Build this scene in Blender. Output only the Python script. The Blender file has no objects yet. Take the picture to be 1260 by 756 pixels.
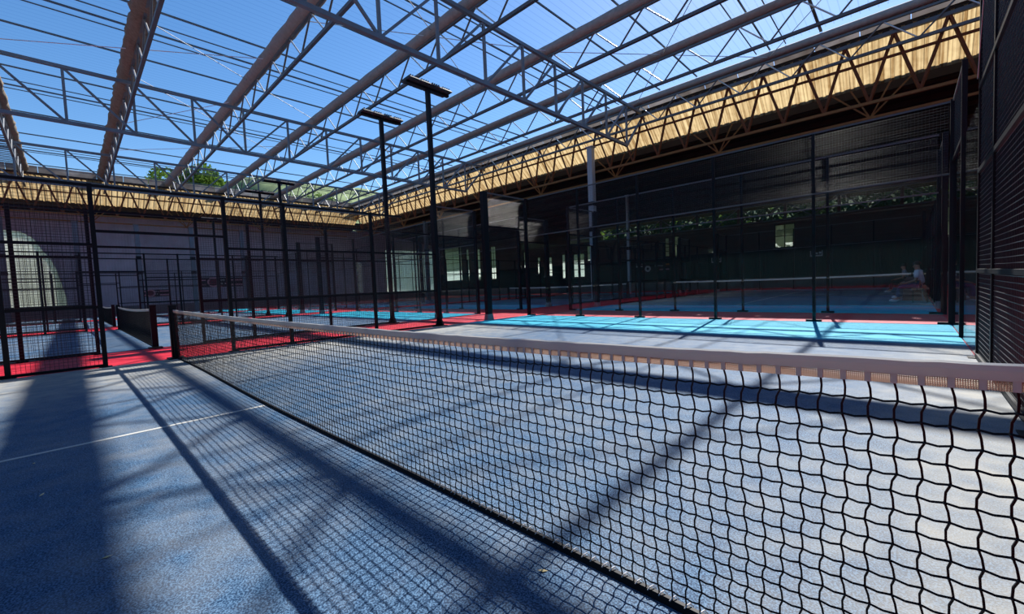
import bpy, bmesh, math, random
from mathutils import Vector, Matrix, Quaternion

S = bpy.context.scene
COL = S.collection
random.seed(11)

# ---------------------------------------------------------------- camera
cd = bpy.data.cameras.new('camera')
cd.sensor_width = 36.0
cd.lens = 36.0 * 514.514 / 1260.0
cd.clip_start = 0.02
cd.clip_end = 900.0
cam = bpy.data.objects.new('camera', cd)
COL.objects.link(cam)
RGT = Vector((0.72542, 0.68695, -0.04305))
UPV = Vector((-0.00414, 0.06690, 0.99775))
FWD = Vector((-0.68829, 0.72361, -0.05138))
M = Matrix.Identity(4)
for i in range(3):
    M[i][0], M[i][1], M[i][2] = RGT[i], UPV[i], -FWD[i]
M.translation = Vector((9.8642, -1.2718, 1.0912))
cam.matrix_world = M
S.camera = cam

# ---------------------------------------------------------------- sky, sun, exposure
SUN = Vector((-0.15, 0.955, 1.0)).normalized()
w = bpy.data.worlds.new('world')
S.world = w
w.use_nodes = True
nt = w.node_tree
sky = nt.nodes.new('ShaderNodeTexSky')
sky.sky_type = 'NISHITA'
sky.sun_disc = False
sky.sun_elevation = math.asin(SUN.z)
sky.sun_rotation = math.atan2(SUN.x, SUN.y)
sky.altitude = 200
sky.air_density = 1.0
sky.dust_density = 0.35
sky.ozone_density = 2.2
bg = nt.nodes['Background']
bg.inputs['Strength'].default_value = 0.185
hs = nt.nodes.new('ShaderNodeHueSaturation')
hs.inputs['Saturation'].default_value = 1.25
nt.links.new(sky.outputs[0], hs.inputs['Color'])
nt.links.new(hs.outputs[0], bg.inputs['Color'])

sl = bpy.data.lights.new('sun', 'SUN')
sl.energy = 9.8
sl.angle = math.radians(0.55)
sl.color = (1.0, 0.95, 0.88)
so = bpy.data.objects.new('sun', sl)
COL.objects.link(so)
so.rotation_euler = (-SUN).to_track_quat('-Z', 'Y').to_euler()
so.location = (0, 30, 40)

S.view_settings.view_transform = 'Standard'
S.view_settings.look = 'None'
S.view_settings.gamma = 1.0
S.view_settings.use_curve_mapping = False
S.view_settings.exposure = 0.0
S.cycles.transparent_max_bounces = 40
S.cycles.max_bounces = 10

# ---------------------------------------------------------------- materials
def lin(r, g, b):
    f = lambda c: (c / 255 / 12.92) if c / 255 <= 0.04045 else ((c / 255 + 0.055) / 1.055) ** 2.4
    return (f(r), f(g), f(b), 1)

def nmat(name):
    m = bpy.data.materials.new(name)
    m.use_nodes = True
    t = m.node_tree
    return m, t, t.nodes['Principled BSDF'], t.nodes['Material Output']

def pmat(name, col, rough=0.5, metal=0.0, spec=0.5, nscale=None, namt=0.25, bump=0.0):
    m, t, b, o = nmat(name)
    b.inputs['Base Color'].default_value = col
    b.inputs['Roughness'].default_value = rough
    b.inputs['Metallic'].default_value = metal
    b.inputs['Specular IOR Level'].default_value = spec
    if nscale:
        g = t.nodes.new('ShaderNodeNewGeometry')
        n = t.nodes.new('ShaderNodeTexNoise')
        n.inputs['Scale'].default_value = nscale
        n.inputs['Detail'].default_value = 5
        t.links.new(g.outputs['Position'], n.inputs['Vector'])
        mx = t.nodes.new('ShaderNodeMix')
        mx.data_type = 'RGBA'
        mx.inputs[6].default_value = tuple(c * (1 - namt) for c in col[:3]) + (1,)
        mx.inputs[7].default_value = tuple(min(1, c * (1 + namt)) for c in col[:3]) + (1,)
        t.links.new(n.outputs['Fac'], mx.inputs[0])
        t.links.new(mx.outputs[2], b.inputs['Base Color'])
        if bump:
            bp = t.nodes.new('ShaderNodeBump')
            bp.inputs['Strength'].default_value = bump
            bp.inputs['Distance'].default_value = 0.02
            t.links.new(n.outputs['Fac'], bp.inputs['Height'])
            t.links.new(bp.outputs[0], b.inputs['Normal'])
    return m

def turf_mat(name, dark, light, sand, sandamt, rough=0.62, spec=0.35, edges=False):
    m, t, b, o = nmat(name)
    N, L = t.nodes.new, t.links.new
    g = N('ShaderNodeNewGeometry')
    fine = N('ShaderNodeTexNoise'); fine.inputs['Scale'].default_value = 150; fine.inputs['Detail'].default_value = 3
    mid = N('ShaderNodeTexNoise'); mid.inputs['Scale'].default_value = 5.0; mid.inputs['Detail'].default_value = 6
    big = N('ShaderNodeTexNoise'); big.inputs['Scale'].default_value = 0.55; big.inputs['Detail'].default_value = 4
    for n in (fine, mid, big):
        L(g.outputs['Position'], n.inputs['Vector'])
    r1 = N('ShaderNodeMapRange'); r1.inputs[1].default_value = 0.42; r1.inputs[2].default_value = 0.62
    L(fine.outputs['Fac'], r1.inputs[0])
    mx = N('ShaderNodeMix'); mx.data_type = 'RGBA'
    mx.inputs[6].default_value = dark; mx.inputs[7].default_value = light
    L(r1.outputs[0], mx.inputs[0])
    add = N('ShaderNodeMath'); add.operation = 'ADD'
    L(mid.outputs['Fac'], add.inputs[0]); L(big.outputs['Fac'], add.inputs[1])
    r2 = N('ShaderNodeMapRange'); r2.inputs[1].default_value = 0.85; r2.inputs[2].default_value = 1.3
    r2.inputs[4].default_value = sandamt
    L(add.outputs[0], r2.inputs[0])
    mx2 = N('ShaderNodeMix'); mx2.data_type = 'RGBA'
    mx2.inputs[7].default_value = sand
    L(mx.outputs[2], mx2.inputs[6])
    if edges:                                # sand gathers along the side fences of the front court
        sx = N('ShaderNodeSeparateXYZ'); L(g.outputs['Position'], sx.inputs[0])
        ra = N('ShaderNodeMapRange'); ra.interpolation_type = 'SMOOTHSTEP'; ra.inputs[1].default_value = 9.25; ra.inputs[2].default_value = 10.4; ra.inputs[4].default_value = 0.5
        rb = N('ShaderNodeMapRange'); rb.interpolation_type = 'SMOOTHSTEP'; rb.inputs[1].default_value = 4.5; rb.inputs[2].default_value = 0.0; rb.inputs[4].default_value = 0.7
        L(sx.outputs[0], ra.inputs[0]); L(sx.outputs[0], rb.inputs[0])
        rx = N('ShaderNodeMapRange'); rx.inputs[1].default_value = -0.5; rx.inputs[2].default_value = 0.0
        L(sx.outputs[0], rx.inputs[0])
        m0 = N('ShaderNodeMath'); m0.operation = 'MULTIPLY'; L(rb.outputs[0], m0.inputs[0]); L(rx.outputs[0], m0.inputs[1])
        a1 = N('ShaderNodeMath'); a1.operation = 'MAXIMUM'; L(ra.outputs[0], a1.inputs[0]); L(m0.outputs[0], a1.inputs[1])
        m1 = N('ShaderNodeMath'); m1.operation = 'MULTIPLY_ADD'; L(mid.outputs['Fac'], m1.inputs[0]); m1.inputs[1].default_value = 1.0; m1.inputs[2].default_value = 0.5
        m2 = N('ShaderNodeMath'); m2.operation = 'MULTIPLY'; L(a1.outputs[0], m2.inputs[0]); L(m1.outputs[0], m2.inputs[1])
        a2 = N('ShaderNodeMath'); a2.operation = 'ADD'; a2.use_clamp = True; L(m2.outputs[0], a2.inputs[0]); L(r2.outputs[0], a2.inputs[1])
        L(a2.outputs[0], mx2.inputs[0])
    else:
        L(r2.outputs[0], mx2.inputs[0])
    L(mx2.outputs[2], b.inputs['Base Color'])
    bp = N('ShaderNodeBump'); bp.inputs['Strength'].default_value = 0.5; bp.inputs['Distance'].default_value = 0.004
    L(fine.outputs['Fac'], bp.inputs['Height']); L(bp.outputs[0], b.inputs['Normal'])
    b.inputs['Roughness'].default_value = rough
    b.inputs['Specular IOR Level'].default_value = spec
    return m

def glass_mat(name, tint=(0.86, 0.9, 0.92), haze=0.02, hazecol=(0.8, 0.75, 0.75, 1), gloss=1.0):
    m, t, b, o = nmat(name)
    N, L = t.nodes.new, t.links.new
    tr = N('ShaderNodeBsdfTransparent'); tr.inputs[0].default_value = (*tint, 1)
    gl = N('ShaderNodeBsdfGlossy'); gl.inputs['Roughness'].default_value = 0.01
    df = N('ShaderNodeBsdfDiffuse'); df.inputs[0].default_value = hazecol
    fr = N('ShaderNodeFresnel')
    ge = N('ShaderNodeNewGeometry'); io = N('ShaderNodeMapRange'); io.inputs[3].default_value = 1.33; io.inputs[4].default_value = 1 / 1.33
    L(ge.outputs['Backfacing'], io.inputs[0]); L(io.outputs[0], fr.inputs['IOR'])     # thin pane: same reflectance from both faces
    mul = N('ShaderNodeMath'); mul.operation = 'MULTIPLY'; mul.inputs[1].default_value = gloss
    L(fr.outputs[0], mul.inputs[0])
    m1 = N('ShaderNodeMixShader'); m1.inputs[0].default_value = haze
    L(tr.outputs[0], m1.inputs[1]); L(df.outputs[0], m1.inputs[2])
    m2 = N('ShaderNodeMixShader')
    L(mul.outputs[0], m2.inputs[0]); L(m1.outputs[0], m2.inputs[1]); L(gl.outputs[0], m2.inputs[2])
    L(m2.outputs[0], o.inputs['Surface'])
    t.nodes.remove(b)
    return m

def transl_mat(name, col, frac, nscale=None, var=0.0, tcol=None):
    """sheet that lets light through: diffuse + translucent"""
    m, t, b, o = nmat(name)
    N, L = t.nodes.new, t.links.new
    df = N('ShaderNodeBsdfDiffuse'); tl = N('ShaderNodeBsdfTranslucent')
    df.inputs[0].default_value = col; tl.inputs[0].default_value = tcol or col
    if nscale:
        g = N('ShaderNodeNewGeometry')
        n = N('ShaderNodeTexNoise'); n.inputs['Scale'].default_value = nscale; n.inputs['Detail'].default_value = 6
        L(g.outputs['Position'], n.inputs['Vector'])
        oi = N('ShaderNodeObjectInfo')
        ad = N('ShaderNodeMath'); ad.operation = 'MULTIPLY_ADD'
        L(oi.outputs['Random'], ad.inputs[0]); ad.inputs[1].default_value = var; L(n.outputs['Fac'], ad.inputs[2])
        r = N('ShaderNodeMapRange'); r.inputs[1].default_value = 0.25; r.inputs[2].default_value = 0.75 + var
        L(ad.outputs[0], r.inputs[0])
        mx = N('ShaderNodeMix'); mx.data_type = 'RGBA'
        c = tcol or col
        mx.inputs[6].default_value = (c[0] * .45, c[1] * .4, c[2] * .35, 1); mx.inputs[7].default_value = c
        L(r.outputs[0], mx.inputs[0])
        L(mx.outputs[2], tl.inputs[0]); L(mx.outputs[2], df.inputs[0])
    mx = N('ShaderNodeMixShader'); mx.inputs[0].default_value = frac
    L(df.outputs[0], mx.inputs[1]); L(tl.outputs[0], mx.inputs[2])
    L(mx.outputs[0], o.inputs['Surface'])
    t.nodes.remove(b)
    return m

def bands_mat(name, col, axis, freq, depth=0.6, rough=0.6, nscale=1.2):
    """painted sheet with fine ribs (bump) along one axis"""
    m, t, b, o = nmat(name)
    N, L = t.nodes.new, t.links.new
    g = N('ShaderNodeNewGeometry'); wv = N('ShaderNodeTexWave'); wv.bands_direction = axis
    wv.inputs['Scale'].default_value = freq
    L(g.outputs['Position'], wv.inputs['Vector'])
    bp = N('ShaderNodeBump'); bp.inputs['Strength'].default_value = depth; bp.inputs['Distance'].default_value = 0.03
    L(wv.outputs['Fac'], bp.inputs['Height']); L(bp.outputs[0], b.inputs['Normal'])
    n = N('ShaderNodeTexNoise'); n.inputs['Scale'].default_value = nscale; n.inputs['Detail'].default_value = 5
    L(g.outputs['Position'], n.inputs['Vector'])
    mx = N('ShaderNodeMix'); mx.data_type = 'RGBA'
    mx.inputs[6].default_value = tuple(c * .7 for c in col[:3]) + (1,)
    mx.inputs[7].default_value = tuple(min(1, c * 1.25) for c in col[:3]) + (1,)
    L(n.outputs['Fac'], mx.inputs[0]); L(mx.outputs[2], b.inputs['Base Color'])
    b.inputs['Roughness'].default_value = rough
    b.inputs['Specular IOR Level'].default_value = 0.25
    return m

MT = {
    'black': pmat('black_powder_coat', (0.008, 0.009, 0.012, 1), 0.5, 0, 0.22),
    'glintrail': pmat('sun_glint_rail', lin(104, 104, 106), 0.4, 0.3),  # sun glint on the black rails put into a lighter colour
    'wire': pmat('black_wire', (0.012, 0.013, 0.018, 1), 0.3, 0, 0.7),
    'string': pmat('black_net_cord', (0.008, 0.008, 0.010, 1), 0.6, 0, 0.3),
    'red': turf_mat('red_turf', (0.36, 0.003, 0.014, 1), (0.58, 0.007, 0.03, 1), (0.6, 0.06, 0.08, 1), 0.25),
    'blue': turf_mat('blue_sanded_turf', (0.012, 0.036, 0.082, 1), (0.098, 0.19, 0.31, 1), (0.34, 0.325, 0.28, 1), 0.28, 0.65, 0.16, True),
    'cyan': turf_mat('turquoise_turf', (0.006, 0.30, 0.44, 1), (0.018, 0.44, 0.60, 1), (0.11, 0.47, 0.56, 1), 0.22, 0.65, 0.2),
    'line': pmat('white_line_paint', (0.46, 0.46, 0.43, 1), 0.7, 0, 0.3, 90, 0.2),
    'glass': glass_mat('court_glass', (0.925, 0.95, 0.96), 0.003),
    'winglass': None,
    'steel': pmat('grey_green_painted_steel', lin(112, 120, 128), 0.5, 0.25, 0.5, 3, 0.25),
    'dsteel': pmat('dark_grey_painted_steel', lin(92, 98, 102), 0.5, 0.25, 0.5, 3, 0.25),
    'galv': pmat('galvanised_rod', (0.62, 0.62, 0.60, 1), 0.33, 0.8, 0.5),
    'fabric': pmat('brown_grey_roof_fabric', lin(146, 138, 132), 0.85, 0, 0.2, 6, 0.3, 0.6),
    'fabricA': pmat('weathered_brown_roof_fabric', lin(128, 116, 102), 0.9, 0, 0.15, 9, 0.5, 0.9),
    'rust': pmat('rusty_brown_steel', lin(112, 66, 40), 0.7, 0.1, 0.3, 8, 0.4),
    'tan': pmat('tan_brown_steel', lin(136, 98, 58), 0.7, 0.1, 0.3, 8, 0.3),
    'fascia': None,
    'eave': transl_mat('pale_grey_fibreglass', (0.62, 0.62, 0.64, 1), 0.5, 1.5, 0.3),
    'panel': transl_mat('translucent_wall_sheet', (0.92, 0.91, 0.88, 1), 0.96),
    'roofglass': glass_mat('clear_roof_sheet', (0.975, 0.985, 0.995), 0.003, (0.8, 0.85, 0.95, 1), 0.02),
    'wall_left': bands_mat('grey_ribbed_sheet', lin(186, 184, 196), 'Y', 1.6),
    'wall_back_top': bands_mat('brown_board', lin(84, 74, 68), 'Z', 1.2),
    'wall_green': bands_mat('dark_green_sheet', lin(16, 44, 44), 'X', 1.5, .2),
    'concrete': pmat('grey_concrete', lin(120, 120, 122), 0.85, 0, 0.2, 2, 0.2),
    'dark': pmat('dark_ceiling_boards', lin(58, 52, 48), 0.85, 0, 0.2, 2, 0.3),
    'tape': transl_mat('white_tape_cloth', (0.74, 0.73, 0.69, 1), 0.15),
    'hem': None,
    'column': pmat('pale_grey_column_paint', lin(168, 172, 178), 0.55, 0, 0.4, 3, 0.2),
    'lampbody': pmat('black_lamp_housing', (0.012, 0.012, 0.014, 1), 0.5),
    'lampface': pmat('lamp_lens', (0.05, 0.05, 0.055, 1), 0.2),
    'footplate': pmat('grey_foot_plate', lin(150, 152, 150), 0.5, 0.4),
    'white': pmat('white_print', (0.75, 0.73, 0.73, 1), 0.6),
    'pink': pmat('pink_print', lin(214, 160, 170), 0.6),
    'maroon': pmat('maroon_print', lin(110, 40, 56), 0.6),
    'orange': pmat('orange_print', lin(226, 140, 40), 0.6),
    'redprint': pmat('red_print', lin(200, 60, 50), 0.6),
    'signblack': pmat('black_banner', (0.006, 0.006, 0.008, 1), 0.7),
    'letters': pmat('dark_letter_paint', lin(30, 36, 42), 0.8),
    'leaf': transl_mat('tree_leaves', lin(104, 136, 62), 0.4, 1.0, 0.1),
    'hedgeleaf': pmat('dark_hedge_leaves', lin(58, 80, 44), 0.75, 0, 0.2, 1.5, 0.5),
    'hill': pmat('grassy_hillside', lin(116, 130, 92), 0.9, 0, 0.1, 0.5, 0.6),
    'bark': pmat('bark', lin(80, 64, 50), 0.9),
    'greyroof': bands_mat('grey_corrugated_roof', lin(150, 148, 150), 'Y', 1.2),
    'skin': pmat('skin', lin(196, 140, 112), 0.55),
    'shirt': pmat('white_cotton', (0.78, 0.78, 0.78, 1), 0.85),
    'grey_cloth': pmat('grey_cotton', lin(150, 150, 156), 0.85),
    'jeans': pmat('blue_denim', lin(50, 76, 112), 0.85),
    'darkcloth': pmat('dark_trousers', lin(44, 44, 52), 0.85),
    'hair': pmat('dark_brown_hair', lin(44, 30, 22), 0.7),
    'bag': pmat('maroon_brown_bag', lin(104, 64, 62), 0.75),
    'wood': pmat('bench_slat_wood', lin(150, 126, 96), 0.7, 0, 0.3, 12, 0.3),
    'yellowleaf': pmat('dry_leaf', lin(206, 190, 140), 0.8),
}

def fascia_mat(sc):
    m, t, b, o = nmat('yellow_fibreglass_sheet')
    N, L = t.nodes.new, t.links.new
    g = N('ShaderNodeTexCoord')
    mp = N('ShaderNodeMapping'); mp.inputs['Scale'].default_value = sc
    L(g.outputs['Object'], mp.inputs[0])
    oi = N('ShaderNodeObjectInfo')
    va = N('ShaderNodeVectorMath'); va.operation = 'ADD'; L(mp.outputs[0], va.inputs[0])
    mm = N('ShaderNodeMath'); mm.operation = 'MULTIPLY'; mm.inputs[1].default_value = 37; L(oi.outputs['Random'], mm.inputs[0]); L(mm.outputs[0], va.inputs[1])
    n = N('ShaderNodeTexNoise'); n.inputs['Scale'].default_value = 1.0; n.inputs['Detail'].default_value = 5; L(va.outputs[0], n.inputs['Vector'])
    n2 = N('ShaderNodeTexNoise'); n2.inputs['Scale'].default_value = 5.0; n2.inputs['Detail'].default_value = 4; L(g.outputs['Object'], n2.inputs['Vector'])
    ad = N('ShaderNodeMath'); ad.operation = 'MULTIPLY_ADD'; ad.inputs[1].default_value = .2; L(n2.outputs['Fac'], ad.inputs[0]); L(n.outputs['Fac'], ad.inputs[2])
    r = N('ShaderNodeMapRange'); r.inputs[1].default_value = .42; r.inputs[2].default_value = .76; L(ad.outputs[0], r.inputs[0])
    mx = N('ShaderNodeMix'); mx.data_type = 'RGBA'; mx.inputs[6].default_value = (.22, .13, .05, 1); mx.inputs[7].default_value = (.58, .45, .24, 1)
    L(r.outputs[0], mx.inputs[0])
    df = N('ShaderNodeBsdfDiffuse'); tl = N('ShaderNodeBsdfTranslucent'); L(mx.outputs[2], df.inputs[0]); L(mx.outputs[2], tl.inputs[0])
    ms = N('ShaderNodeMixShader'); ms.inputs[0].default_value = .55; L(df.outputs[0], ms.inputs[1]); L(tl.outputs[0], ms.inputs[2])
    L(ms.outputs[0], o.inputs['Surface']); t.nodes.remove(b)
    return m
def roofsheet_mat():
    m, t, b, o = nmat('clear_corrugated_roof_sheet')
    N, L = t.nodes.new, t.links.new
    g = N('ShaderNodeNewGeometry'); sx = N('ShaderNodeSeparateXYZ'); L(g.outputs['Position'], sx.inputs[0])
    md = N('ShaderNodeMath'); md.operation = 'PINGPONG'; md.inputs[1].default_value = 0.14; L(sx.outputs[0], md.inputs[0])
    r = N('ShaderNodeMapRange'); r.inputs[1].default_value = 0.0; r.inputs[2].default_value = 0.035; L(md.outputs[0], r.inputs[0])
    mx = N('ShaderNodeMix'); mx.data_type = 'RGBA'; mx.inputs[6].default_value = (.90, .915, .95, 1); mx.inputs[7].default_value = (.98, .985, .995, 1)
    L(r.outputs[0], mx.inputs[0])
    tr = N('ShaderNodeBsdfTransparent'); L(mx.outputs[2], tr.inputs[0]); L(tr.outputs[0], o.inputs['Surface']); t.nodes.remove(b)
    return m
MT['roofglass'] = roofsheet_mat()
MT['fascia'] = fascia_mat((9.0, 0.3, 0.3))
MT['fascia_l'] = fascia_mat((0.3, 9.0, 0.3))
def hem_mat():
    m, t, b, o = nmat('perforated_tan_hem')
    N, L = t.nodes.new, t.links.new
    tc = N('ShaderNodeTexCoord'); v = N('ShaderNodeTexVoronoi'); v.voronoi_dimensions = '2D'; v.inputs['Scale'].default_value = 270; v.inputs['Randomness'].default_value = 0.0
    sp = N('ShaderNodeSeparateXYZ'); cb = N('ShaderNodeCombineXYZ'); L(tc.outputs['Object'], sp.inputs[0]); L(sp.outputs[0], cb.inputs[0]); L(sp.outputs[2], cb.inputs[1])
    L(cb.outputs[0], v.inputs['Vector'])
    r = N('ShaderNodeMapRange'); r.inputs[1].default_value = 0.26; r.inputs[2].default_value = 0.36
    L(v.outputs['Distance'], r.inputs[0])
    df = N('ShaderNodeBsdfDiffuse'); df.inputs[0].default_value = (0.5, 0.37, 0.3, 1)
    tl = N('ShaderNodeBsdfTranslucent'); tl.inputs[0].default_value = (0.66, 0.48, 0.38, 1)
    tr = N('ShaderNodeBsdfTransparent'); tr.inputs[0].default_value = (0.9, 0.85, 0.8, 1)
    m1 = N('ShaderNodeMixShader'); m1.inputs[0].default_value = 0.4
    L(df.outputs[0], m1.inputs[1]); L(tl.outputs[0], m1.inputs[2])
    m2 = N('ShaderNodeMixShader'); L(r.outputs[0], m2.inputs[0]); L(tr.outputs[0], m2.inputs[1]); L(m1.outputs[0], m2.inputs[2])
    L(m2.outputs[0], o.inputs['Surface']); t.nodes.remove(b)
    return m
MT['hem'] = hem_mat()
def winglass_mat():
    m, t, b, o = nmat('hazy_window_glass')
    N, L = t.nodes.new, t.links.new
    tr = N('ShaderNodeBsdfTransparent'); tl = N('ShaderNodeBsdfTranslucent'); tl.inputs[0].default_value = (.8, .84, .78, 1)
    m1 = N('ShaderNodeMixShader'); m1.inputs[0].default_value = .36; L(tr.outputs[0], m1.inputs[1]); L(tl.outputs[0], m1.inputs[2])
    L(m1.outputs[0], o.inputs['Surface']); t.nodes.remove(b)
    return m
MT['winglass'] = winglass_mat()

# ---------------------------------------------------------------- building helpers
V = Vector
BASE = {}                                   # object -> world position of its origin (parents are never rotated or scaled)

def tag(o, label=None, cat=None, group=None, kind=None):
    if label: o['label'] = label
    if cat: o['category'] = cat
    if group: o['group'] = group
    if kind: o['kind'] = kind
    return o

def thing(name, loc, label=None, cat=None, group=None, kind=None, parent=None):
    o = bpy.data.objects.new(name, None)
    COL.objects.link(o)
    o.empty_display_size = 0.2
    loc = V(loc)
    if parent:
        o.parent = parent
        o.location = loc - BASE[parent]
    else:
        o.location = loc
    BASE[o] = loc
    return tag(o, label, cat, group, kind)

class MB:
    def __init__(s):
        s.v, s.f = [], []
    def add(s, vs, fs):
        n = len(s.v)
        s.v += [tuple(a) for a in vs]
        s.f += [tuple(i + n for i in q) for q in fs]
        return s
    def box(s, a, b):
        x0, y0, z0 = (min(a[i], b[i]) for i in range(3)); x1, y1, z1 = (max(a[i], b[i]) for i in range(3))
        return s.add([(x0, y0, z0), (x1, y0, z0), (x1, y1, z0), (x0, y1, z0), (x0, y0, z1), (x1, y0, z1), (x1, y1, z1), (x0, y1, z1)],
                     [(0, 3, 2, 1), (4, 5, 6, 7), (0, 1, 5, 4), (1, 2, 6, 5), (2, 3, 7, 6), (3, 0, 4, 7)])
    def hexa(s, p):                          # 4 bottom + 4 top points
        return s.add(p, [(0, 3, 2, 1), (4, 5, 6, 7), (0, 1, 5, 4), (1, 2, 6, 5), (2, 3, 7, 6), (3, 0, 4, 7)])
    def _wire(s, ax, a0, a1, c, r):
        i = {'x': 0, 'y': 1, 'z': 2}[ax]; j, k = [q for q in range(3) if q != i]
        vs = []
        for a in (a0, a1):
            for m in range(6):
                p = [0, 0, 0]; p[i] = a; p[j] = c[0] + r * math.cos(m * math.pi / 3); p[k] = c[1] + r * math.sin(m * math.pi / 3)
                vs.append(p)
        fl = ax == 'y'
        s.add(vs, [((m, m + 6, (m + 1) % 6 + 6, (m + 1) % 6) if fl else (m, (m + 1) % 6, (m + 1) % 6 + 6, m + 6)) for m in range(6)])
        return s
    def wirex(s, x0, x1, y, z, r): return s._wire('x', x0, x1, (y, z), r)
    def wirey(s, y0, y1, x, z, r): return s._wire('y', y0, y1, (x, z), r)
    def wirez(s, z0, z1, x, y, r): return s._wire('z', z0, z1, (x, y), r)
    def tube(s, pts, rad, n=8, cap=True):
        pts = [V(p) for p in pts]
        rads = rad if isinstance(rad, (list, tuple)) else [rad] * len(pts)
        rings = []
        for i, p in enumerate(pts):
            d = (pts[min(i + 1, len(pts) - 1)] - pts[max(i - 1, 0)]).normalized()
            up = V((0, 0, 1)) if abs(d.z) < 0.9 else V((1, 0, 0))
            a = d.cross(up).normalized(); b = d.cross(a).normalized()
            rings.append([p + rads[i] * (a * math.cos(2 * math.pi * k / n) + b * math.sin(2 * math.pi * k / n)) for k in range(n)])
        base = len(s.v)
        for r in rings: s.v += [tuple(q) for q in r]
        for i in range(len(rings) - 1):
            for k in range(n):
                s.f.append((base + i * n + k, base + i * n + (k + 1) % n, base + (i + 1) * n + (k + 1) % n, base + (i + 1) * n + k))
        if cap:
            s.f.append(tuple(base + k for k in range(n))); s.f.append(tuple(base + (len(rings) - 1) * n + k for k in range(n)))
        return s
    def ball(s, c, r, nu=12, nv=8, sc=(1, 1, 1), zmin=None):
        c = V(c); b = len(s.v)
        for i in range(nv + 1):
            th = math.pi * i / nv
            for k in range(nu):
                ph = 2 * math.pi * k / nu
                s.v.append((c.x + r * sc[0] * math.sin(th) * math.cos(ph), c.y + r * sc[1] * math.sin(th) * math.sin(ph), c.z + r * sc[2] * math.cos(th)))
        for i in range(nv):
            for k in range(nu):
                s.f.append((b + i * nu + k, b + (i + 1) * nu + k, b + (i + 1) * nu + (k + 1) % nu, b + i * nu + (k + 1) % nu))
        return s
    def disc(s, c, r, axis, depth, n=20, r_in=0):
        """flat round plate (or ring) normal to axis 'x' or 'y'"""
        c = V(c)
        def P(rr, k, d):
            a = 2 * math.pi * k / n
            return (c.x + d, c.y + rr * math.cos(a), c.z + rr * math.sin(a)) if axis == 'x' else (c.x + rr * math.cos(a), c.y + d, c.z + rr * math.sin(a))
        b = len(s.v)
        for rr in (r_in, r):
            for d in (0, depth):
                for k in range(n): s.v.append(P(rr, k, d))
        I = lambda ri, di, k: b + (ri * 2 + di) * n + k % n
        for k in range(n):
            s.f += [(I(0, 1, k), I(1, 1, k), I(1, 1, k + 1), I(0, 1, k + 1)), (I(0, 0, k), I(0, 0, k + 1), I(1, 0, k + 1), I(1, 0, k)),
                    (I(1, 0, k), I(1, 0, k + 1), I(1, 1, k + 1), I(1, 1, k))]
        return s
    def mesh(s, name, mat, off=V((0, 0, 0)), smooth=False, fix=False):
        me = bpy.data.meshes.new(name)
        me.from_pydata([(a[0] - off[0], a[1] - off[1], a[2] - off[2]) for a in s.v], [], s.f)
        if mat: me.materials.append(mat)
        if fix:
            bm = bmesh.new(); bm.from_mesh(me)
            bmesh.ops.remove_doubles(bm, verts=bm.verts, dist=1e-5)
            bmesh.ops.recalc_face_normals(bm, faces=bm.faces)
            bm.to_mesh(me); bm.free()
        if smooth:
            me.polygons.foreach_set('use_smooth', [True] * len(me.polygons))
        me.update()
        return me
    def build(s, name, mat, parent=None, loc=None, smooth=False, fix=False, kind=None):
        """mesh object; loc = world position of its origin"""
        loc = V(loc) if loc is not None else (BASE[parent] if parent else V((0, 0, 0)))
        me = s.mesh(name, MT[mat] if isinstance(mat, str) else mat, loc, smooth, fix)
        o = bpy.data.objects.new(name, me)
        COL.objects.link(o)
        if parent:
            o.parent = parent
            o.location = loc - BASE[parent]
        else:
            o.location = loc
        BASE[o] = loc
        if kind: o['kind'] = kind
        return o

UNIT = {}
def unit_mesh(shape, mat):
    k = (shape, mat)
    if k not in UNIT:
        b = MB()
        if shape == 'box':
            b.box((-.5, -.5, 0), (.5, .5, 1))
        else:
            b.tube([(0, 0, 0), (0, 0, 1)], 0.5, 10)
        UNIT[k] = b.mesh('bar_' + shape + '_' + mat, MT[mat], fix=True, smooth=False)
    return UNIT[k]

def bar(name, p0, p1, wx, wy, mat, parent, shape='box'):
    """straight member from p0 to p1 (world), sharing one unit mesh per material"""
    p0, p1 = V(p0), V(p1)
    o = bpy.data.objects.new(name, unit_mesh(shape, mat))
    COL.objects.link(o)
    d = p1 - p0
    if abs(d.normalized().z) > 0.999:
        q = Quaternion((1, 0, 0, 0)) if d.z > 0 else Quaternion((0, 1, 0, 0))
    else:
        q = d.to_track_quat('Z', 'Y')
    o.rotation_mode = 'QUATERNION'
    o.rotation_quaternion = q
    o.scale = (wx, wy, d.length)
    if parent:
        o.parent = parent; o.location = p0 - BASE[parent]
    else:
        o.location = p0
    BASE[o] = p0
    return o

def inst(name, mesh, loc, parent=None, rotz=0):
    o = bpy.data.objects.new(name, mesh)
    COL.objects.link(o)
    loc = V(loc)
    o.location = loc - BASE[parent] if parent else loc
    o.rotation_euler = (0, 0, rotz)
    if parent: o.parent = parent
    BASE[o] = loc
    return o

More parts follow.
